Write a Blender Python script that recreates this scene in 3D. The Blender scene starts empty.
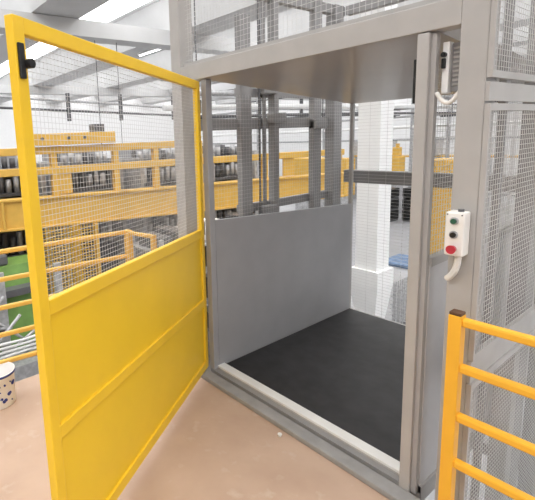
import bpy, bmesh, math, random
from mathutils import Vector, Matrix
random.seed(7)
R = math.radians
scene = bpy.context.scene
C = scene.collection

# ------------------------------------------------------------------ camera
CAM = Vector((2.338, -1.946, 1.7))
YAW, PIT, ROL, F = 2.521, 0.15717, -0.04416, 439.0
cd = bpy.data.cameras.new('camera'); cam = bpy.data.objects.new('camera', cd); C.objects.link(cam)
fw = Vector((math.cos(YAW)*math.cos(PIT), math.sin(YAW)*math.cos(PIT), -math.sin(PIT)))
rt = Vector((math.sin(YAW), -math.cos(YAW), 0)); up = rt.cross(fw)
r2 = rt*math.cos(ROL)+up*math.sin(ROL); u2 = -rt*math.sin(ROL)+up*math.cos(ROL)
m = Matrix((r2, u2, -fw)).transposed().to_4x4(); m.translation = CAM
cam.matrix_world = m
cd.sensor_fit = 'HORIZONTAL'; cd.sensor_width = 36; cd.lens = 36*F/535
cd.shift_x = (267.5-172.5)/535; cd.shift_y = (207.2-250)/535
cd.clip_start = .05; cd.clip_end = 200
scene.camera = cam

# ------------------------------------------------------------------ world and exposure
w = bpy.data.worlds.new('world'); scene.world = w; w.use_nodes = True
bgn = w.node_tree.nodes['Background']
bgn.inputs[0].default_value = (.95, .98, 1, 1); bgn.inputs[1].default_value = 1.0
scene.view_settings.view_transform = 'Standard'; scene.view_settings.look = 'None'
scene.view_settings.gamma = 1; scene.view_settings.exposure = 0.0
SKY_EMIT = 4.0            # glowing rooflights of the hall

def area(name, loc, size, sizey, power, rot=(0, 0, 0), col=(1, .98, .95)):
    l = bpy.data.lights.new(name, 'AREA'); l.shape = 'RECTANGLE'; l.size = size; l.size_y = sizey
    l.energy = power; l.color = col
    o = bpy.data.objects.new(name, l); o.location = loc; o.rotation_euler = rot; C.objects.link(o); return o
# added area light brightening the landing, separate from the glowing rooflights
area('landing_fill_light', (0.8, -2.6, 5.0), 9, 2.0, 120)

# ------------------------------------------------------------------ materials
def mat(name, col, rough=.5, metal=0, var=.06, scale=6, bump=0, col2=None, emit=None, spec=None):
    mt = bpy.data.materials.new(name); mt.use_nodes = True
    nt = mt.node_tree; b = nt.nodes['Principled BSDF']
    tc = nt.nodes.new('ShaderNodeTexCoord'); nz = nt.nodes.new('ShaderNodeTexNoise')
    nz.inputs['Scale'].default_value = scale; nz.inputs['Detail'].default_value = 5
    nt.links.new(tc.outputs['Object'], nz.inputs['Vector'])
    rp = nt.nodes.new('ShaderNodeValToRGB')
    a = [max(0, c*(1-var)) for c in col]; bb = col2 or [min(1, c*(1+var)) for c in col]
    rp.color_ramp.elements[0].position = .3; rp.color_ramp.elements[1].position = .7
    rp.color_ramp.elements[0].color = (*a, 1); rp.color_ramp.elements[1].color = (*bb, 1)
    nt.links.new(nz.outputs['Fac'], rp.inputs[0]); nt.links.new(rp.outputs[0], b.inputs['Base Color'])
    b.inputs['Roughness'].default_value = rough; b.inputs['Metallic'].default_value = metal
    if spec is not None: b.inputs['Specular IOR Level'].default_value = spec
    if bump:
        bp = nt.nodes.new('ShaderNodeBump'); bp.inputs['Strength'].default_value = bump
        bp.inputs['Distance'].default_value = .01
        nt.links.new(nz.outputs['Fac'], bp.inputs['Height']); nt.links.new(bp.outputs[0], b.inputs['Normal'])
    if emit:
        b.inputs['Emission Color'].default_value = (1, 1, 1, 1); b.inputs['Emission Strength'].default_value = emit
    return mt
M = {}
M['grey'] = mat('grey_paint', (.42, .405, .39), .45)
M['grey_dark'] = mat('grey_rail_paint', (.28, .275, .275), .5)
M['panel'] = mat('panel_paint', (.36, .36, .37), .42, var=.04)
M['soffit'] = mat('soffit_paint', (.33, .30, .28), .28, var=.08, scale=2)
M['alu'] = mat('aluminium_strip', (.85, .85, .84), .45, .1)
M['sill'] = mat('worn_sill_paint', (.30, .295, .29), .5, var=.12, scale=10)
M['wire'] = mat('galvanised_wire', (.62, .61, .60), .45, .1)
M['panel_light'] = mat('panel_paint_brightened', (.58, .57, .575), .42, var=.04)  # panel paint lightened to stand in for light missing on the car's outer side
M['wire_light'] = mat('light_wire', (.62, .61, .60), .45)
M['yellow'] = mat('yellow_enamel', (.88, .56, .025), .38, var=.03)
M['yellow_sheet'] = mat('yellow_sheet_enamel', (.88, .57, .022), .4, var=.04, scale=3)
M['yellow_wire'] = mat('yellow_wire', (.74, .46, .05), .5)
M['orange'] = mat('guardrail_paint', (.88, .45, .03), .4, var=.03)
M['gantry'] = mat('gantry_paint', (.74, .45, .09), .5, var=.06)
M['mat'] = mat('rubber_mat', (.022, .021, .022), .55, var=.35, scale=9, bump=.2)
M['black'] = mat('black_plastic', (.012, .012, .012), .45)
M['dgrey'] = mat('dark_grey', (.11, .11, .115), .5)
M['white'] = mat('white_paint', (.92, .92, .91), .6, var=.02)
M['white_plastic'] = mat('white_plastic', (.84, .82, .78), .35, var=.02)
M['red'] = mat('red_button', (.48, .025, .045), .35)
M['green'] = mat('green_machine_paint', (.16, .30, .07), .5, var=.15)
M['green_button'] = mat('green_button', (.02, .10, .06), .35)
M['steel'] = mat('brushed_steel', (.46, .46, .47), .4, .3, var=.25, scale=14)
M['brown_cap'] = mat('brown_cap', (.10, .045, .02), .5)
M['blue'] = mat('blue_paint', (.02, .04, .22), .5)
M['blue_sheet'] = mat('blue_sheet', (.13, .20, .32), .5, var=.3)
M['hall'] = mat('hall_white', (.86, .86, .86), .8, var=.02)
M['beam'] = mat('precast_concrete', (.56, .56, .56), .8, var=.04, scale=1.5)
M['hallfloor'] = mat('hall_floor_resin', (.33, .33, .34), .35, var=.12, scale=.6)
M['sky'] = mat('rooflight_glazing', (.9, .9, .9), .5, emit=SKY_EMIT)
M['lamp'] = mat('lamp_tube', (.9, .9, .9), .5, emit=4)

def board_material():
    mt = mat('landing_boards', (.49, .345, .255), .6, var=.07, scale=3.2, bump=.08, col2=(.55, .40, .305))
    nt = mt.node_tree; b = nt.nodes['Principled BSDF']
    tc = nt.nodes.new('ShaderNodeTexCoord')
    n2 = nt.nodes.new('ShaderNodeTexNoise'); n2.inputs['Scale'].default_value = 12; n2.inputs['Detail'].default_value = 6
    nt.links.new(tc.outputs['Object'], n2.inputs['Vector'])
    rp = nt.nodes.new('ShaderNodeValToRGB'); rp.color_ramp.elements[0].position = .60; rp.color_ramp.elements[1].position = .85
    nt.links.new(n2.outputs['Fac'], rp.inputs[0])
    mx = nt.nodes.new('ShaderNodeMixRGB'); mx.inputs[2].default_value = (.58, .47, .39, 1)
    src = b.inputs['Base Color'].links[0].from_socket
    nt.links.new(rp.outputs[0], mx.inputs[0]); nt.links.new(src, mx.inputs[1]); nt.links.new(mx.outputs[0], b.inputs['Base Color'])
    return mt
M['boards'] = board_material()

# ------------------------------------------------------------------ helpers
class MB:
    def __init__(s): s.bm = bmesh.new()
    def box(s, a, b, bev=0):
        a, b = Vector(a), Vector(b); c = (a+b)/2; d = b-a
        g = bmesh.ops.create_cube(s.bm, size=1)
        bmesh.ops.scale(s.bm, vec=(abs(d.x), abs(d.y), abs(d.z)), verts=g['verts'])
        bmesh.ops.translate(s.bm, vec=c, verts=g['verts'])
        if bev:
            es = {e for v in g['verts'] for e in v.link_edges}
            bmesh.ops.bevel(s.bm, geom=list(es), offset=bev, segments=2, affect='EDGES', profile=.5)
        return s
    def bar(s, p, q, wd, ht, upv=(0, 0, 1), bev=0):
        """box beam from p to q, wd across, ht along upv"""
        p, q = Vector(p), Vector(q); d = (q-p); L = d.length; d.normalize()
        upv = Vector(upv); sd = d.cross(upv)
        if sd.length < 1e-4: upv = Vector((1, 0, 0)); sd = d.cross(upv)
        sd.normalize(); u = sd.cross(d).normalized()
        g = bmesh.ops.create_cube(s.bm, size=1)
        mtx = Matrix((d*L, sd*wd, u*ht)).transposed().to_4x4(); mtx.translation = (p+q)/2
        bmesh.ops.transform(s.bm, matrix=mtx, verts=g['verts'])
        if bev:
            es = {e for v in g['verts'] for e in v.link_edges}
            bmesh.ops.bevel(s.bm, geom=list(es), offset=bev, segments=2, affect='EDGES', profile=.5)
        return s
    def cyl(s, p, q, r, r_b=None, n=16, caps=True):
        p, q = Vector(p), Vector(q); d = q-p
        g = bmesh.ops.create_cone(s.bm, cap_ends=caps, segments=n, radius1=r, radius2=r if r_b is None else r_b, depth=d.length)
        mtx = d.to_track_quat('Z', 'Y').to_matrix().to_4x4(); mtx.translation = (p+q)/2
        bmesh.ops.transform(s.bm, matrix=mtx, verts=g['verts']); return s
    def tube(s, pts, r, n=8):
        pts = [Vector(p) for p in pts]; rings = []
        for i, p in enumerate(pts):
            d = (pts[min(i+1, len(pts)-1)]-pts[max(i-1, 0)]).normalized()
            a = d.orthogonal().normalized() if i == 0 else (pa - d*pa.dot(d)).normalized()
            pa = a; b = d.cross(a)
            rings.append([s.bm.verts.new(p+(a*math.cos(t)+b*math.sin(t))*r) for t in [2*math.pi*k/n for k in range(n)]])
        for i in range(len(rings)-1):
            for k in range(n):
                s.bm.faces.new((rings[i][k], rings[i][(k+1) % n], rings[i+1][(k+1) % n], rings[i+1][k]))
        s.bm.faces.new(rings[0][::-1]); s.bm.faces.new(rings[-1]); return s
    def prism(s, poly, ext):
        """poly: 3D points of a flat outline, ext: extrusion vector"""
        ext = Vector(ext); a = [s.bm.verts.new(Vector(p)) for p in poly]; b = [s.bm.verts.new(Vector(p)+ext) for p in poly]
        s.bm.faces.new(a); s.bm.faces.new(b[::-1]); n = len(a)
        for i in range(n): s.bm.faces.new((a[i], b[i], b[(i+1) % n], a[(i+1) % n]))
        return s
    def grid(s, o, u, v, pu, pv, r=.0013):
        """woven wires over the rectangle o, o+u, o+v with pitches pu, pv"""
        o, u, v = Vector(o), Vector(u), Vector(v); nu = max(1, round(u.length/pu)); nv = max(1, round(v.length/pv))
        n = u.cross(v).normalized()*r
        for i in range(1, nu):
            p = o+u*i/nu+n; s.wire(p, p+v, r, n)
        for j in range(1, nv):
            p = o+v*j/nv-n; s.wire(p, p+u, r, n)
        return s
    def wire(s, p, q, r, n):
        d = (q-p).normalized(); n = n.normalized(); b = d.cross(n)
        rg = [[s.bm.verts.new(e+n*r*ca+b*r*sa) for ca, sa in ((1, 0), (0, 1), (-1, 0), (0, -1))] for e in (p, q)]
        for k in range(4): s.bm.faces.new((rg[0][k], rg[0][(k+1) % 4], rg[1][(k+1) % 4], rg[1][k]))
    def obj(s, name, material, parent=None, smooth=False):
        bmesh.ops.recalc_face_normals(s.bm, faces=s.bm.faces)
        me = bpy.data.meshes.new(name); s.bm.to_mesh(me); s.bm.free()
        if smooth:
            for f in me.polygons: f.use_smooth = len(f.vertices) == 4
        me.materials.append(M[material]); o = bpy.data.objects.new(name, me); C.objects.link(o)
        if parent:
            o.parent = parent; o.matrix_parent_inverse = parent_inv(parent)
        return o
def parent_inv(p):      # meshes are drawn in world coordinates, so a part's own matrix is the identity
    return Matrix.Identity(4) if p.parent else Matrix.Translation(p.location).inverted()
def tag(o, label, cat, group=None, kind=None):
    o['label'] = label; o['category'] = cat
    if group: o['group'] = group
    if kind: o['kind'] = kind
    return o
def thing(name, label, cat, loc=(0, 0, 0), group=None):
    o = bpy.data.objects.new(name, None); o.location = loc; o.empty_display_size = .1; C.objects.link(o)
    return tag(o, label, cat, group)
def struct(o): o['kind'] = 'structure'; return o
def copy_tree(o, loc, label=None):
    c = o.copy(); C.objects.link(c); c.location = loc
    if label: c['label'] = label
    for ch in list(o.children):
        k = ch.copy(); C.objects.link(k); k.parent = c; k.matrix_parent_inverse = ch.matrix_parent_inverse.copy()
        for g in list(ch.children):
            h = g.copy(); C.objects.link(h); h.parent = k; h.matrix_parent_inverse = g.matrix_parent_inverse.copy()
    return c

ZP = -.05       # landing floor
ZH = -3.0       # hall floor
# ------------------------------------------------------------------ the hall
struct(MB().box((-34, -14, ZH-.2), (14, 36, ZH)).obj('floor', 'hallfloor'))
struct(MB().box((-.85, -6, ZP-.16), (4.5, -.05, ZP)).obj('floor', 'boards'))
struct(MB().box((-34.2, -14, ZH), (-34, 36, 6)).obj('wall_left', 'hall'))
struct(MB().box((14, -14, ZH), (14.2, 36, 6)).obj('wall_right', 'hall'))
struct(MB().box((-34, 36, ZH), (14, 36.2, 6)).obj('wall_back', 'hall'))
struct(MB().box((-34, -14.2, ZH), (14, -14, 6)).obj('wall_front', 'hall'))
struct(MB().box((-34, -14, 6), (14, 36, 6.2)).obj('ceiling', 'hall'))
k = 0; n = 1
y = 2.2-4.7*3
while y < 35:
    struct(MB().prism([(-34, y, 5.0), (-34, y+1.3, 5.0), (-34, y+1.7, 5.98), (-34, y-.4, 5.98)], (47.9, 0, 0)).obj('trim_%d' % n, 'beam'))
    if y+2.1 < 34:
        b = MB().box((-33.5, y+2.0, 5.9), (13.5, y+3.9, 5.95))
        struct(b.obj('window_%d' % n, 'sky'))
    n += 1; y += 4.7
struct(MB().box((-9.9, -14, 4.55), (-9.25, 36, 4.99)).obj('trim_%d' % n, 'beam')); n += 1
struct(MB().box((5.2, -14, 4.55), (5.9, 36, 4.99)).obj('trim_%d' % n, 'beam')); n += 1
struct(MB().box((-24, -14, 4.55), (-23.3, 36, 4.99)).obj('trim_%d' % n, 'beam'))

# pipes running under the roof
t = thing('pipe_run', 'pair of dark grey pipes on brackets crossing the hall behind the open yellow gate', 'pipes', (-14, 2.4, 3.0))
MB().tube([(-14, -10, 3.72), (-14, 2.5, 3.38), (-14, 10.7, 3.0), (-14, 30, 2.9)], .05, 8).obj('pipe', 'steel', t, True)
MB().tube([(-14, -10, 3.3), (-14, 2.5, 3.0), (-14, 10.7, 2.66), (-14, 30, 2.55)], .045, 8).obj('pipe', 'dgrey', t, True)
for yy in (-1, 2, 5.0, 7.3, 10, 14, 19):
    MB().box((-14.05, yy-.05, 2.5), (-13.88, yy+.05, 3.55)).obj('bracket', 'dgrey', t)
t = thing('pipe_run', 'bundle of light grey ducts seen over the yellow gantry through the lift cage', 'pipes', (-8, 9, 2.6))
for k, (zz, xx, mm) in enumerate([(2.95, -8, 'steel'), (2.55, -8.3, 'white'), (2.25, -7.9, 'dgrey'), (3.4, -8.4, 'steel')]):
    MB().tube([(xx, 5.5, zz), (xx+.5, 12, zz+.05), (xx+1.3, 23, zz)], .09 if mm != 'dgrey' else .05, 10).obj('pipe', mm, t, True)
for yy in (6.5, 9, 12, 16, 21):
    MB().box((-8.5+(yy-6)*.07, yy-.06, 2.1), (-7.7+(yy-6)*.07, yy+.02, 2.2)).obj('bracket', 'dgrey', t)
    MB().cyl((-8+(yy-6)*.07, yy, 2.1), (-8+(yy-6)*.07, yy, 5.9), .02, n=6).obj('hanger', 'dgrey', t)
for xx, yy, wh in ((-9.6, 4.1, 'left'), (-9.6, 4.8, 'right')):
    tag(MB().cyl((xx, yy, ZH), (xx, yy, 4.56), .012, n=6).obj('drop_cable', 'dgrey'),
        'thin dark cable hanging from the roof girder behind the gate mesh, the %s of two' % wh, 'cable')
# long fluorescent lamps under the beams
lamp0 = None
for i, (xx, yy) in enumerate([(-12, 7.6), (-12, 12.3), (-7, 12.3), (-7, 17)]):
    if lamp0 is None:
        lamp0 = thing('ceiling_lamp', 'long white strip lamp fixed under a pale roof beam', 'ceiling lamp', (xx, yy, 4.9), 'strip lamps under the roof beams')
        lamps = [lamp0]
        MB().box((xx-.8, yy-.09, 4.92), (xx+.8, yy+.09, 5.0)).obj('housing', 'white', lamp0)
        MB().cyl((xx-.75, yy, 4.9), (xx+.75, yy, 4.9), .03, n=10).obj('tube', 'lamp', lamp0)
    else: lamps.append(copy_tree(lamp0, (xx, yy, 4.9)))

for o, wh in zip(lamps, ('nearest one, above the open gate', 'behind the left shaft post', 'above the lift header', 'farthest one, over the lift header')):
    o['label'] = 'long white strip lamp under a pale roof beam, ' + wh

# ------------------------------------------------------------------ yellow gantry line
def G(y, off=0): return -5.02+.30*y + off
t = thing('yellow_gantry', 'long yellow steel gantry with a deep beam and two upper rails behind the gate', 'gantry', (G(2), 2, ZH))
def gbar(name, y0, y1, z0, z1, th=.12, off=0, m='gantry'):
    return MB().bar((G(y0, off), y0, (z0+z1)/2), (G(y1, off), y1, (z0+z1)/2), th, z1-z0, bev=.008).obj(name, m, t)
gbar('deep_beam', -3.5, 6.4, .32, .80, .06)
gbar('flange', -3.5, 6.4, .78, .82, .22, -.02); gbar('flange', -3.5, 6.4, .30, .34, .22, -.02)
gbar('middle_rail', -3.5, 6.4, 1.19, 1.31); gbar('top_rail', -3.5, 3.2, 1.52, 1.64)
for yy in (-3.2, .75, 1.75, 2.45, 4.6, 6.3):
    MB().box((G(yy)-.05, yy-.05, .8), (G(yy)+.05, yy+.05, 1.55 if yy < 3.2 else 1.2)).obj('post', 'gantry', t)
for y0, y1 in ((.78, 1.02), (5.0, 5.25)): gbar('plate', y0, y1, .84, 1.19, .04)
gbar('end_plate', 3.0, 3.3, .0, 1.62, .05, .05)
gbar('gusset', -.6, -.56, .34, .78, .1, .04); gbar('gusset', -.1, -.06, .34, .78, .1, .04)
for yy in (-3.2, 1.0, 3.15, 6.2):
    MB().box((G(yy)-.07, yy-.07, ZH), (G(yy)+.07, yy+.07, .31)).obj('leg', 'gantry', t)

# control cabinet riding on the gantry
t = thing('yellow_control_cabinet', 'yellow cabinet with small switches sitting on the top rail of the gantry', 'cabinet', (G(1), 1, 1.65))
MB().bar((G(.35), .35, 1.755), (G(1.75), 1.75, 1.755), .35, .19, bev=.01).obj('body', 'gantry', t)
for yy in (.55, .95, 1.2): MB().cyl((G(yy)+.15, yy, 1.77), (G(yy)+.21, yy, 1.77), .025, n=10).obj('switch', 'dgrey', t)
MB().box((G(1.55)-.1, 1.38, 1.85), (G(1.55)+.1, 1.56, 1.98)).obj('camera_housing', 'dgrey', t)

# yellow mesh guard below the gantry
t = thing('mesh_guard', 'yellow wire mesh guard panel hanging below the deep gantry beam', 'guard panel', (G(.8, .12), .8, ZH))
a = Vector((G(.3, .13), .3, -1.2)); b = Vector((G(1.3, .13), 1.3, -1.2))
MB().grid(a, b-a, (0, 0, 1.5), .05, .05, .008).obj('mesh', 'yellow_wire', t)
for q in (a, b): MB().box(q-Vector((.03, .03, ZH*-1-1.2)), q+Vector((.03, .03, 1.5))).obj('post', 'gantry', t)

# rows of grey roller machines behind the gantry
r0 = None
def roller(loc):
    t = thing('roller_machine', 'grey steel machine stacked with rollers behind the yellow gantry', 'machine', loc, 'grey roller machines behind the gantry')
    x, y, z = loc
    MB().box((x-.5, y-.55, z), (x+.3, y+.55, z+2.6), .02).obj('body', 'dgrey', t)
    for sy in (-.6, .6): MB().box((x-.55, y+sy-.04, z), (x+.55, y+sy+.04, z+4.35)).obj('side_frame', 'steel', t)
    for rr, (zb_, hh) in enumerate(((2.66, .42), (3.34, .28), (3.84, .30), (4.28, .22))):
        MB().box((x-.5, y-.56, z+zb_-.06), (x+.32, y+.56, z+zb_)).obj('shelf', 'dgrey', t)
        for cc in range(8):
            yy = y-.49+cc*.14; dx = .06*((cc*3+rr) % 3)
            MB().cyl((x+.1+dx, yy, z+zb_), (x+.1+dx, yy, z+zb_+hh*(.8+.2*((cc+rr) % 2))), .052, n=10).obj('spindle', ('steel', 'dgrey', 'steel', 'dgrey', 'panel_light')[(cc*2+rr) % 5], t, True)
    MB().box((x-.5, y-.56, z+2.6), (x-.46, y+.56, z+4.5)).obj('back_plate', 'panel', t)
    return t
for i, yy in enumerate([-2.6, -1.2, .2, 1.6, 3.0, 4.4]):
    loc = (G(yy)-1.1, yy, ZH)
    if r0 is None: r0 = roller(loc)
    else: copy_tree(r0, loc)
for i_, o in enumerate([q for q in C.objects if q.name.startswith('roller_machine')]):
    o['label'] = 'grey machine with upright rollers behind the yellow gantry, %s from the left' % ('first', 'second', 'third', 'fourth', 'fifth', 'sixth')[i_]

# green machine to the left
t = thing('green_machine', 'green machine with sloping hood and grey pipe frame left of the gate', 'machine', (-4.1, -.6, ZH))
MB().prism([(-4.6, -2.2, ZH), (-3.9, -2.2, ZH), (-3.75, -2.2, -1.1), (-4.0, -2.2, -.35), (-4.1, -2.2, -.04), (-4.6, -2.2, -.04)], (0, 2.35, 0)).obj('hood', 'green', t)
MB().box((-4.1, -2.2, -.42), (-3.82, .13, -.32)).obj('ledge', 'dgrey', t)
MB().box((-4.55, -1.9, -.04), (-4.2, -1.1, .16), .03).obj('cover', 'white', t)
MB().box((-4.5, -.9, -.04), (-4.15, -.3, .12), .03).obj('cover', 'dgrey', t)
for k in range(7):
    y0 = -1.5+k*.28
    MB().tube([(-3.6, y0, ZH), (-3.55, y0+.05, -1.1), (-3.3, y0+.5, -.7+.1*(k % 3))], .022, 8).obj('pipe', 'steel', t, True)
MB().box((-3.9, -1.9, ZH), (-3.2, 1.0, -1.15)).obj('base', 'steel', t)
for k in range(4): MB().tube([(-3.35, -1.8, -1.05+.09*k), (-3.3, -.4, -1.0+.05*k), (-3.3, .9, -1.12+.13*k)], .018, 8).obj('pipe', 'alu', t, True)
MB().box((-3.72, -.62, -1.4), (-3.66, -.50, .0)).obj('frame_post', 'steel', t)
MB().box((-3.72, .2, -1.4), (-3.66, .30, -.02)).obj('frame_post', 'steel', t)
for (a, b) in (((-3.6, -1.7, -1.15), (-3.5, -1.0, -.35)), ((-3.6, -.55, -.3), (-3.5, -1.15, -.95)), ((-3.6, -.9, -.4), (-3.5, -.2, -1.1)), ((-3.55, -1.5, -.62), (-3.5, -.5, -.72))):
    MB().cyl(a, b, .02, n=8).obj('brace', 'steel', t, True)
MB().tube([(-3.62, -1.9, -.5), (-3.5, -1.5, -.62), (-3.5, -1.1, -.56), (-3.55, -.6, -.75)], .03, 8).obj('hose', 'dgrey', t, True)
for k in range(3): MB().cyl((-3.78, -1.6+.42*k, -.62), (-3.66, -1.6+.42*k, -.62), .08, n=14).obj('roller', 'dgrey', t, True)
t = thing('storage_rack', 'pale grey rack loaded with white and dark bins below the gantry end', 'rack', (-3.6, 3.0, ZH))
for xx in (-3.78, -2.95):
    for yy in (1.6, 2.9, 4.2): MB().box((xx-.03, yy-.03, ZH), (xx+.03, yy+.03, .2)).obj('upright', 'steel', t)
for zz in (-1.6, -1.0, -.45, .0): MB().box((-3.82, 1.55, zz-.03), (-2.91, 4.25, zz)).obj('shelf', 'steel', t)
b0 = None
for zi, zz in enumerate((-1.6, -1.0, -.45, .0)):
    for yi in range(8):
        hh = random.choice((.16, .2, .25)); yy = 1.75+yi*.32
        mm = random.choice(('dgrey', 'white', 'steel', 'dgrey'))
        o = MB().box((-3.65, yy-.12, zz), (-3.05, yy+.12, zz+hh), .01).obj('bin', mm)
        cn = {'dgrey': 'dark grey', 'white': 'white', 'steel': 'steel grey'}[mm]
        tag(o, '%s bin on the %s rack shelf below the gantry, %s from left' % (cn, ('lowest', 'second', 'third', 'top')[zi], ('first', 'second', 'third', 'fourth', 'fifth', 'sixth', 'seventh', 'eighth')[yi]), 'bin', 'bins on the pale grey rack')

# ------------------------------------------------------------------ white column with corbel
cx, cy = -1.90, 5.53
ux = Vector((math.cos(R(54)), math.sin(R(54)), 0)); uy = Vector((-ux.y, ux.x, 0))
t = thing('white_column', 'white square concrete column with a flared bracket behind the lift car', 'column', (cx, cy, ZH))
def colbox(hw0, hw1, z0, z1, name):
    b = MB(); bm = b.bm; vs = []
    for z, hw in ((z0, hw0), (z1, hw1)):
        vs.append([bm.verts.new((cx+sx*hw, cy+sy*hw, z)) for sx, sy in ((-1, -1), (1, -1), (1, 1), (-1, 1))])
    bm.faces.new(vs[0][::-1]); bm.faces.new(vs[1])
    for k in range(4): bm.faces.new((vs[0][k], vs[0][(k+1) % 4], vs[1][(k+1) % 4], vs[1][k]))
    return b.obj(name, 'white', t)
colbox(.17, .17, ZH, -1.9, 'lower_shaft'); colbox(.17, .27, -1.9, -1.12, 'bracket'); colbox(.27, .27, -1.12, -.82, 'bracket_head'); colbox(.205, .205, -.82, 5.0, 'shaft')

# goods standing on the hall floor beyond the lift car
t0 = None
for i, (xx, yy, zz) in enumerate([(-9.4, 20.0, ZH), (-9.4, 20.0, ZH+.56), (-9.4, 20.0, ZH+1.12), (-8.3, 20.7, ZH), (-8.3, 20.7, ZH+.56), (-8.3, 20.7, ZH+1.12)]):
    if t0 is None:
        t0 = thing('pallet_crate', '', 'crate', (xx, yy, zz), 'dark crates beyond the lift car')
        MB().box((xx-.45, yy-.4, zz+.1), (xx+.45, yy+.4, zz+.55), .015).obj('body', 'black', t0)
        b = MB()
        for s in (-.37, 0, .37): b.box((xx+s-.06, yy-.38, zz), (xx+s+.06, yy+.38, zz+.1))
        b.obj('runner', 'dgrey', t0)
        o = t0
    else: o = copy_tree(t0, (xx, yy, zz))
    o['label'] = '%s black crate of the %s stack beside the white column' % (['lowest', 'middle', 'topmost'][i % 3], ['left', 'right'][i//3])
tag(MB().box((-5.6, 12.6, ZH), (-3.6, 13.9, ZH+.12), .03).obj('folded_sheet', 'blue_sheet'), 'blue plastic sheet folded on the hall floor beyond the column', 'sheet')
t = thing('wire_basket', 'grey wire basket pallet on the hall floor right of the column foot', 'basket', (-1.6, 8.2, ZH))
a = Vector((-2.6, 7.6, ZH+.1))
for (o_, u_, v_) in ((a, (1.6, 0, 0), (0, 0, 1.1)), (a, (0, 1.2, 0), (0, 0, 1.1)), (a+Vector((1.6, 0, 0)), (0, 1.2, 0), (0, 0, 1.1)), (a+Vector((0, 1.2, 0)), (1.6, 0, 0), (0, 0, 1.1))):
    MB().grid(o_, u_, v_, .1, .1, .014).obj('side', 'steel', t)
MB().box(a-Vector((0, 0, .1)), a+Vector((1.6, 1.2, .02))).obj('base', 'dgrey', t)
def ymachine(label, x, y, wd, z0, z1, tower):
    t = thing('yellow_machine', label, 'machine', (x, y, ZH))
    MB().box((x-wd/2, y-.4, ZH), (x+wd/2, y+.4, z0), .03).obj('base', 'steel', t)
    MB().box((x-wd/2-.1, y-.35, z0), (x+wd/2+.1, y+.35, z1), .03).obj('head', 'gantry', t)
    if tower: MB().box((x-.2, y-.2, z1), (x+.15, y+.2, z1+.5), .03).cyl((x, y, z1+.5), (x, y, z1+.7), .1).obj('turret', 'gantry', t)
ymachine('small yellow machine head seen far off between the column and the jamb', -9.95, 22.0, .35, -1.2, 0.15, True)
ymachine('low yellow machine far off just left of the white column', -9.3, 14.5, 2.4, -1.0, .55, False)
ymachine('tall yellow cabinet seen through the mesh beside the control box', -2.75, 10.4, .42, -2.8, .85, False)
t = thing('pipe_bridge', 'light grey overhead pipes crossing the hall far behind the column', 'pipes', (-6, 24, 3))
for zz, rr, mm in ((1.0, .06, 'steel'), (1.7, .09, 'white'), (2.3, .07, 'steel'), (2.75, .05, 'dgrey'), (3.5, .1, 'steel'), (4.2, .05, 'dgrey')):
    MB().cyl((-33, 24, zz), (8, 24, zz), rr, n=10).obj('pipe', mm, t, True)
for xx in (-28, -22, -16, -12.5, -10.2, -8.3, -6, -2, 3): MB().box((xx-.05, 23.9, ZH), (xx+.05, 24.1, 4.6)).obj('support', 'steel', t)
for i_, (xx, yy) in enumerate([(-13.5, 25.5), (-11, 25.5), (-8.5, 26), (-6, 26)]):
    t = thing('pallet_rack', 'grey pallet rack far behind the lift, %s from the left' % ['first', 'second', 'third', 'fourth'][i_], 'rack', (xx, yy, ZH))
    for sx in (-1.1, 1.1): MB().box((xx+sx-.06, yy-.5, ZH), (xx+sx+.06, yy+.5, 1.0)).obj('upright', 'steel', t)
    for zz in (-2.0, -1.0, 0.0): MB().box((xx-1.1, yy-.5, zz-.08), (xx+1.1, yy+.5, zz)).obj('shelf', 'gantry' if zz == 0 else 'steel', t)

# ------------------------------------------------------------------ lift shaft (fixed cage)
XR = 1.565
sh = thing('lift_shaft', 'grey steel lift shaft cage with corner posts and mesh on its right side', 'lift shaft', (.65, 1, ZH))
ZT = 3.2
def post(name, x0, y0, x1, y1, z0=ZH, z1=ZT, m='grey'): return MB().box((x0, y0, z0), (x1, y1, z1), .004).obj(name, m, sh)
post('corner_post', XR, 0, XR+.095, .10); post('corner_post', -.325, 0, -.215, .12)
post('corner_post', XR, 1.95, XR+.095, 2.05, m='grey_dark'); post('corner_post', -.30, 1.80, -.20, 1.93, m='grey_dark', z1=2.84)
MB().box((-.215, .0, 2.08), (XR, .09, 2.185), .004).obj('header', 'grey', sh)
# guide columns on the left side of the shaft
post('guide_column', -.27, .585, -.21, .70, z1=2.62, m='grey_dark')
gr = post('guide_rail', -.25, .86, -.235, .90, m='grey_dark'); post('guide_rail', -.27, .96, -.20, 1.02, m='grey_dark')
post('guide_column', -.27, 1.51, -.21, 1.62, m='grey_dark')
MB().tube([(-.22, .80, ZH), (-.22, .80, ZT)], .009, 6).obj('chain', 'dgrey', sh)
for zz in (1.05, 2.0, 2.9, -.9):
    if zz < 2.5: MB().box((-.3, .6, zz), (-.26, 2.0, zz+.07)).obj('side_beam', 'grey_dark', sh)
MB().box((-.34, .10, 1.74), (-.26, 1.98, 1.83)).obj('side_beam', 'grey_dark', sh)
MB().box((-.28, .10, 2.76), (-.22, 1.98, 2.84)).obj('top_frame', 'grey_dark', sh)
MB().box((-.2, 1.96, 2.76), (XR, 2.04, 2.84)).obj('top_frame', 'grey_dark', sh)
MB().box((-.2, 1.97, 1.19), (XR, 2.05, 1.31), .004).obj('back_beam', 'grey_dark', sh)
MB().box((-.2, 1.97, -1.0), (XR, 2.05, -.9)).obj('back_beam', 'grey_dark', sh)
for xx in (-.26, -.24): pass
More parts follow.
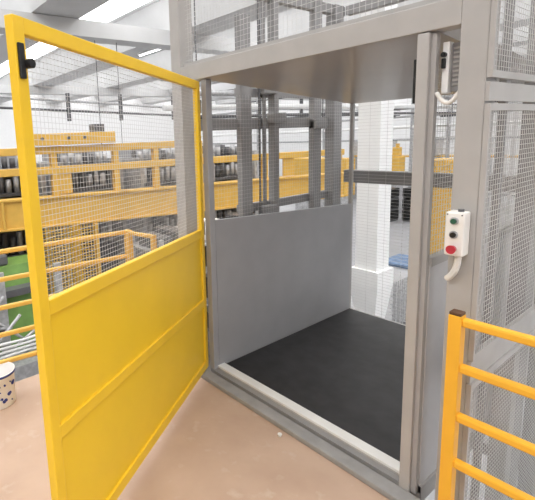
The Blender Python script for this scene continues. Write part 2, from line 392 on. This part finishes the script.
for yy, zz in ((.88, 2.02), (.88, 1.0), (1.57, 1.72), (1.0, 1.78)):
    MB().box((-.27, yy-.06, zz), (-.18, yy+.10, zz+.09), .01).obj('guide_bracket', 'grey_dark', sh)
# front mesh above the header
fm = MB().box((-.21, .03, 2.185), (XR, .055, 2.21)).obj('front_mesh_frame', 'grey', sh)
MB().grid((-.2, .045, 2.2), (XR+.2, 0, 0), (0, 0, 1.0), .03, .03, .0011).obj('front_mesh', 'wire', sh)
# right side: beams and mesh panels
XM = 1.676
for z0, z1 in ((1.785, 1.855), (.64, .735), (-.62, -.54)):
    MB().box((XR+.0955, .0, z0), (XM-.002, 1.96, z1)).obj('side_beam', 'grey', sh)
def mpanel(z0, z1, y0=.0, y1=2.02):
    b = MB(); fr = .016; xa = XR+.096
    b.box((xa, y0, z0), (XM+.004, y0+fr, z1)).box((xa, y1-fr, z0), (XM+.004, y1, z1))
    b.box((xa, y0+fr, z0), (XM+.004, y1-fr, z0+.026)).box((xa, y0+fr, z1-.026), (XM+.004, y1-fr, z1))
    o = b.obj('mesh_panel', 'grey', sh)
    MB().grid((XM, y0+.016, z0), (0, y1-y0-.03, 0), (0, 0, z1-z0), .024, .021, .0014).obj('mesh', 'wire_light', o)
mpanel(1.87, ZT); mpanel(.74, 1.775); mpanel(-.55, .635); mpanel(-2.9, -.62)
post('side_post', XR+.02, .56, XR+.10, .64, z1=.64, m='grey')
post('guide_column', XR-.03, .84, XR+.05, .96, m='grey_dark'); post('guide_column', XR-.03, 1.30, XR+.05, 1.42, m='grey_dark')
post('guide_rail', XR-.02, .48, XR+.01, .52, m='grey_dark')

# ------------------------------------------------------------------ lift car
W, D = 1.416, 1.745
car = thing('lift_car', 'open grey lift car with black mat floor and half-height sheet sides', 'lift car', (.7, .9, 0))
MB().box((0.0, .05, -.09), (W+.07, D+.03, -.004)).obj('floor_pan', 'grey', car)
MB().box((.035, .125, -.004), (W+.04, D, .0)).obj('floor_mat', 'mat', car)
MB().box((.0, .055, -.004), (W+.02, .122, .012), .003).obj('threshold_strip', 'alu', car)
ts = MB().box((.0, .012, -.055), (W+.03, .05, -.008)).obj('threshold_channel', 'grey_dark', car)
# left side panel
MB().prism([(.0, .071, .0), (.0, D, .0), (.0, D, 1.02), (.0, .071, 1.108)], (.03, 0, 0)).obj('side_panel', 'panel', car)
MB().grid((.015, .09, 1.06), (0, D-.1, 0), (0, 0, .92), .029, .029, .0006).obj('side_mesh', 'wire', car)
# right side panel, seen from outside
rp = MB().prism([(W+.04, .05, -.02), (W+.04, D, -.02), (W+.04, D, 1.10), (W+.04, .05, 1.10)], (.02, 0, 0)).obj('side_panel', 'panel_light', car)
MB().box((W+.035, .05, 1.09), (W+.068, D, 1.13)).obj('panel_frame', 'grey', rp)
MB().box((W+.035, .05, -.04), (W+.068, D, .0)).obj('panel_frame', 'grey', rp)
MB().grid((W+.05, .05, 1.12), (0, D-.07, 0), (0, 0, .86), .025, .025, .0013).obj('side_mesh', 'wire', car)
# jambs
MB().box((W-.012, .0, -.03), (W+.036, .05, 2.075), .003).obj('jamb', 'grey', car)
MB().box((W+.036, .02, -.03), (W+.056, .05, 2.07)).obj('jamb_strip', 'grey', car)
MB().box((-.02, .02, -.03), (.03, .07, 2.075), .003).obj('jamb', 'panel', car)
MB().box((.0, D, -.03), (.03, D+.03, 1.95)).obj('rear_post', 'grey', car)
MB().box((W+.03, D, -.03), (W+.06, D+.03, 1.95)).obj('rear_post', 'grey', car)
# rear mesh: bright wires
MB().grid((.03, D+.015, .0), (W, 0, 0), (0, 0, 1.93), .15, .029, .0011).obj('rear_mesh', 'wire_light', car)
# car roof, dropping a little to the back
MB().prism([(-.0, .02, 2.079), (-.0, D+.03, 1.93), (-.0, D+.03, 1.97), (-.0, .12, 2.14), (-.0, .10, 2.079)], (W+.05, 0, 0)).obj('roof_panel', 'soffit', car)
MB().box((W-.05, .055, 1.80), (W-.034, .07, 1.985), .003).obj('latch_plate', 'black', car)

# threshold angle on the landing edge
tag(MB().box((-.1, -.085, -.05), (1.53, .0, -.018), .006).obj('landing_threshold', 'sill'),
    'grey steel threshold angle along the landing edge in front of the lift car', 'threshold')

# ------------------------------------------------------------------ yellow gate, open
da = 2.095; L = 1.69
e = Vector((-math.cos(da), -math.sin(da), 0)); nrm = Vector((-e.y, e.x, 0)); H0 = Vector((-.025, -.02, 0))
def dp(t_, z, off=0): return H0+e*t_+nrm*off+Vector((0, 0, z))
gate = thing('yellow_gate', 'tall yellow hinged gate with mesh top and sheet bottom standing open', 'gate', (H0.x, H0.y, ZP))
def gb(name, p, q, wd, ht, m='yellow', upv=(0, 0, 1), par=None, bev=.004):
    return MB().bar(p, q, wd, ht, upv, bev).obj(name, m, par or gate)
T = .036
def zz_(z0, z1, t_): return z0+(z1-z0)*t_/L
gb('stile', dp(.0, .0), dp(.0, 2.065), T, .05, upv=e); gb('stile', dp(L-.026, .0), dp(L-.026, 2.118), T, .052, upv=e)
for za, zb_, hh in ((2.04, 2.092, .055), (1.02, 1.10, .06), (.51, .595, .055), (.03, .03, .06)):
    gb('rail', dp(.024, zz_(za, zb_, .024)), dp(L-.05, zz_(za, zb_, L-.05)), T*.9, hh)
def quad(z0a, z0b, z1a, z1b, th=.006):
    a, b_ = .02, L-.045
    return MB().prism([dp(a, z0a, -th/2), dp(b_, z0b, -th/2), dp(b_, z1b, -th/2), dp(a, z1a, -th/2)], nrm*th)
quad(.52, .60, 1.0, 1.08).obj('sheet_panel', 'yellow_sheet', gate); quad(.04, .04, .50, .585).obj('sheet_panel', 'yellow_sheet', gate)
MB().grid(dp(.02, 1.06), dp(L-.05, 1.12)-dp(.02, 1.06), (0, 0, .955), .021, .021, .0009).obj('mesh_infill', 'wire', gate)
lt = MB().bar(dp(L-.022, 1.915, .022), dp(L-.022, 2.03, .022), .010, .026, e, .003).obj('latch_plate', 'black', gate)
MB().cyl(dp(L-.045, 1.965, .022), dp(L-.045, 1.965, .046), .016).obj('knob', 'black', lt)
for zz in (.25, 1.05, 1.9):
    MB().cyl(dp(-.035, zz-.045, .01), dp(-.035, zz+.045, .01), .011).obj('hinge', 'grey_dark', gate)

# ------------------------------------------------------------------ guardrails
def gtube(name, p, q, m, par, s=.036): return MB().bar(p, q, s, s, bev=.009).obj(name, m, par)
t = thing('guardrail', 'yellow guardrail along the landing edge behind the open gate', 'guardrail', (-.72, -1.5, ZP))
def gx(y): return -.645+.09*(y+.26)
MB().box((-.672, -.285, ZP), (-.60, -.24, .995), .004).obj('post', 'gantry', t)
for yy in (-1.9, -3.4): MB().box((gx(yy)-.02, yy-.02, ZP), (gx(yy)+.02, yy+.02, .965), .004).obj('post', 'gantry', t)
for zz in (.98, .785, .585, .39, .19): gtube('rail', (gx(-3.6), -3.6, zz), (-.65, -.27, zz), 'gantry', t, .032)
for zz in (.975, .52): gtube('rail', (-.61, -.262, zz), (-.34, -.2, zz), 'gantry', t, .03)
MB().box((-.375, -.225, ZP), (-.34, -.19, .99), .004).obj('post', 'gantry', t)
t = thing('guardrail', 'orange-yellow guardrail with four tube rails beside the lift at right', 'guardrail', (1.63, -.08, ZP))
pt = MB().box((1.617, -.10, ZP-.45), (1.665, -.052, .955), .004).obj('post', 'orange', t)
MB().box((1.619, -.098, .955), (1.663, -.054, .968), .003).obj('cap', 'brown_cap', pt)
MB().box((3.4, -.10, ZP-.45), (3.448, -.052, .955), .004).obj('post', 'orange', t)
for zz in (.93, .735, .52, .31, .10): gtube('rail', (1.66, -.076, zz), (3.41, -.076, zz), 'orange', t, .035)

# ------------------------------------------------------------------ control box on the post
bx0, bx1, by0, by1, bz0, bz1 = 1.572, 1.640, -.062, -.001, 1.185, 1.362
t = thing('control_box', 'white push-button control box with red emergency stop on the lift post', 'control box', ((bx0+bx1)/2, 0, bz0))
MB().box((bx0, by0, bz0), (bx1, by1, bz1), .006).obj('housing', 'white_plastic', t)
mx = (bx0+bx1)/2
for zz, mm in ((1.327, 'green_button'), (1.272, 'black')):
    MB().cyl((mx, by0, zz), (mx, by0-.006, zz), .0155, n=20).obj('button_collar', 'steel', t)
    MB().cyl((mx, by0-.006, zz), (mx, by0-.013, zz), .0105, n=20).obj('button', mm, t)
es = MB().cyl((mx, by0, 1.215), (mx, by0-.012, 1.215), .013, n=20).cyl((mx, by0-.012, 1.215), (mx, by0-.024, 1.215), .0155, .0175, n=24).obj('emergency_stop', 'red', t, True)
for xx in (bx0+.008, bx1-.008): MB().cyl((xx, by0, bz1-.01), (xx, by0-.0015, bz1-.01), .003, n=8).obj('screw', 'dgrey', t)
MB().cyl((mx+.01, -.032, bz1), (mx+.01, -.032, bz1+.01), .011, n=12).obj('plug', 'dgrey', t)
pts = []; A, B_, C_ = Vector((mx+.008, -.03, bz0)), Vector((mx+.012, -.035, bz0-.075)), Vector((1.566, -.004, bz0-.115))
for k in range(25):
    s_ = k/24; pts.append(A*(1-s_)**2+B_*2*s_*(1-s_)+C_*s_*s_)
MB().tube(pts, .0105, 10).obj('cable', 'white_plastic', t, True)
b = MB()
for k in range(1, 24, 1): b.cyl(pts[k]-(pts[k]-pts[k-1])*.25, pts[k]+(pts[k]-pts[k-1])*.25, .013, n=10)
b.obj('cable_corrugation', 'white_plastic', t)

# interlock switch between car jamb and shaft post
t = thing('door_interlock', 'grey interlock switch with black roller and white cable loop beside the jamb', 'switch', (1.52, .1, 1.82))
MB().box((1.505, .085, 1.835), (1.563, .16, 2.03), .004).obj('housing', 'grey_dark', t)
b = MB()
for k in range(9): b.box((1.512, .080, 1.86+k*.018), (1.560, .086, 1.868+k*.018))
b.obj('louvre', 'grey', t)
MB().box((1.478, .06, 1.83), (1.505, .10, 2.035), .004).obj('bracket_plate', 'white', t)
MB().cyl((1.487, .045, 1.985), (1.487, .06, 1.985), .010, n=16).obj('roller', 'black', t)
MB().box((1.481, .045, 1.93), (1.494, .06, 1.97), .002).obj('lever', 'black', t)
lp = [Vector((1.475+.09*s_, .03, 1.835-.045*math.sin(math.pi*min(1, s_*1.0)))) for s_ in [k/14 for k in range(15)]]
MB().tube(lp, .0085, 10).obj('cable', 'white_plastic', t, True)

# ------------------------------------------------------------------ paint bucket
t = thing('paint_bucket', 'white paint bucket with blue rim and drips on the landing by the guardrail', 'bucket', (-.66, -1.36, ZP))
bc = Vector((-.655, -1.335, ZP-.0)); b = MB()
prof = [(.0, .0), (.096, .0), (.100, .01), (.108, .215), (.114, .22), (.114, .240), (.107, .240), (.104, .22), (.098, .02), (.0, .02)]
rings = []
for r_, z_ in prof:
    rings.append([b.bm.verts.new(bc+Vector((r_*math.cos(a_), r_*math.sin(a_), z_))) if r_ > 0 else None for a_ in [2*math.pi*k/32 for k in range(32)]])
for i in range(1, len(prof)-2):
    for k in range(32): b.bm.faces.new((rings[i][k], rings[i][(k+1) % 32], rings[i+1][(k+1) % 32], rings[i+1][k]))
b.bm.faces.new(rings[1][::-1]); b.bm.faces.new(rings[-2])
bk = b.obj('body', 'white_plastic', t, True)
MB().cyl(bc+Vector((0, 0, .221)), bc+Vector((0, 0, .236)), .1155, .1155, n=32).obj('rim_band', 'blue', t, True)
MB().cyl(bc+Vector((0, 0, .225)), bc+Vector((0, 0, .2385)), .110, n=32).obj('lid', 'panel_light', t)
b = MB(); rr = random.Random(3)
for k in range(26):
    a_ = rr.uniform(-1.8, .9); z_ = rr.uniform(.03, .18); r_ = .1005+.012*z_/.235*.9
    p = bc+Vector((math.cos(a_)*r_, math.sin(a_)*r_, z_)); q = p+Vector((math.cos(a_), math.sin(a_), 0))*.004
    b.cyl(p, q, rr.uniform(.004, .013), n=8)
o = b.obj('paint_spots', 'blue', t); o['kind'] = 'stuff'
# small screw and chalk outline on the boards
tag(MB().cyl((.78, -.135, ZP), (.78, -.135, ZP+.012), .008, n=10).cyl((.78, -.135, ZP+.012), (.78, -.135, ZP+.016), .013, n=10).obj('floor_bolt', 'alu'), 'small pale bolt in the boards in front of the threshold', 'bolt')
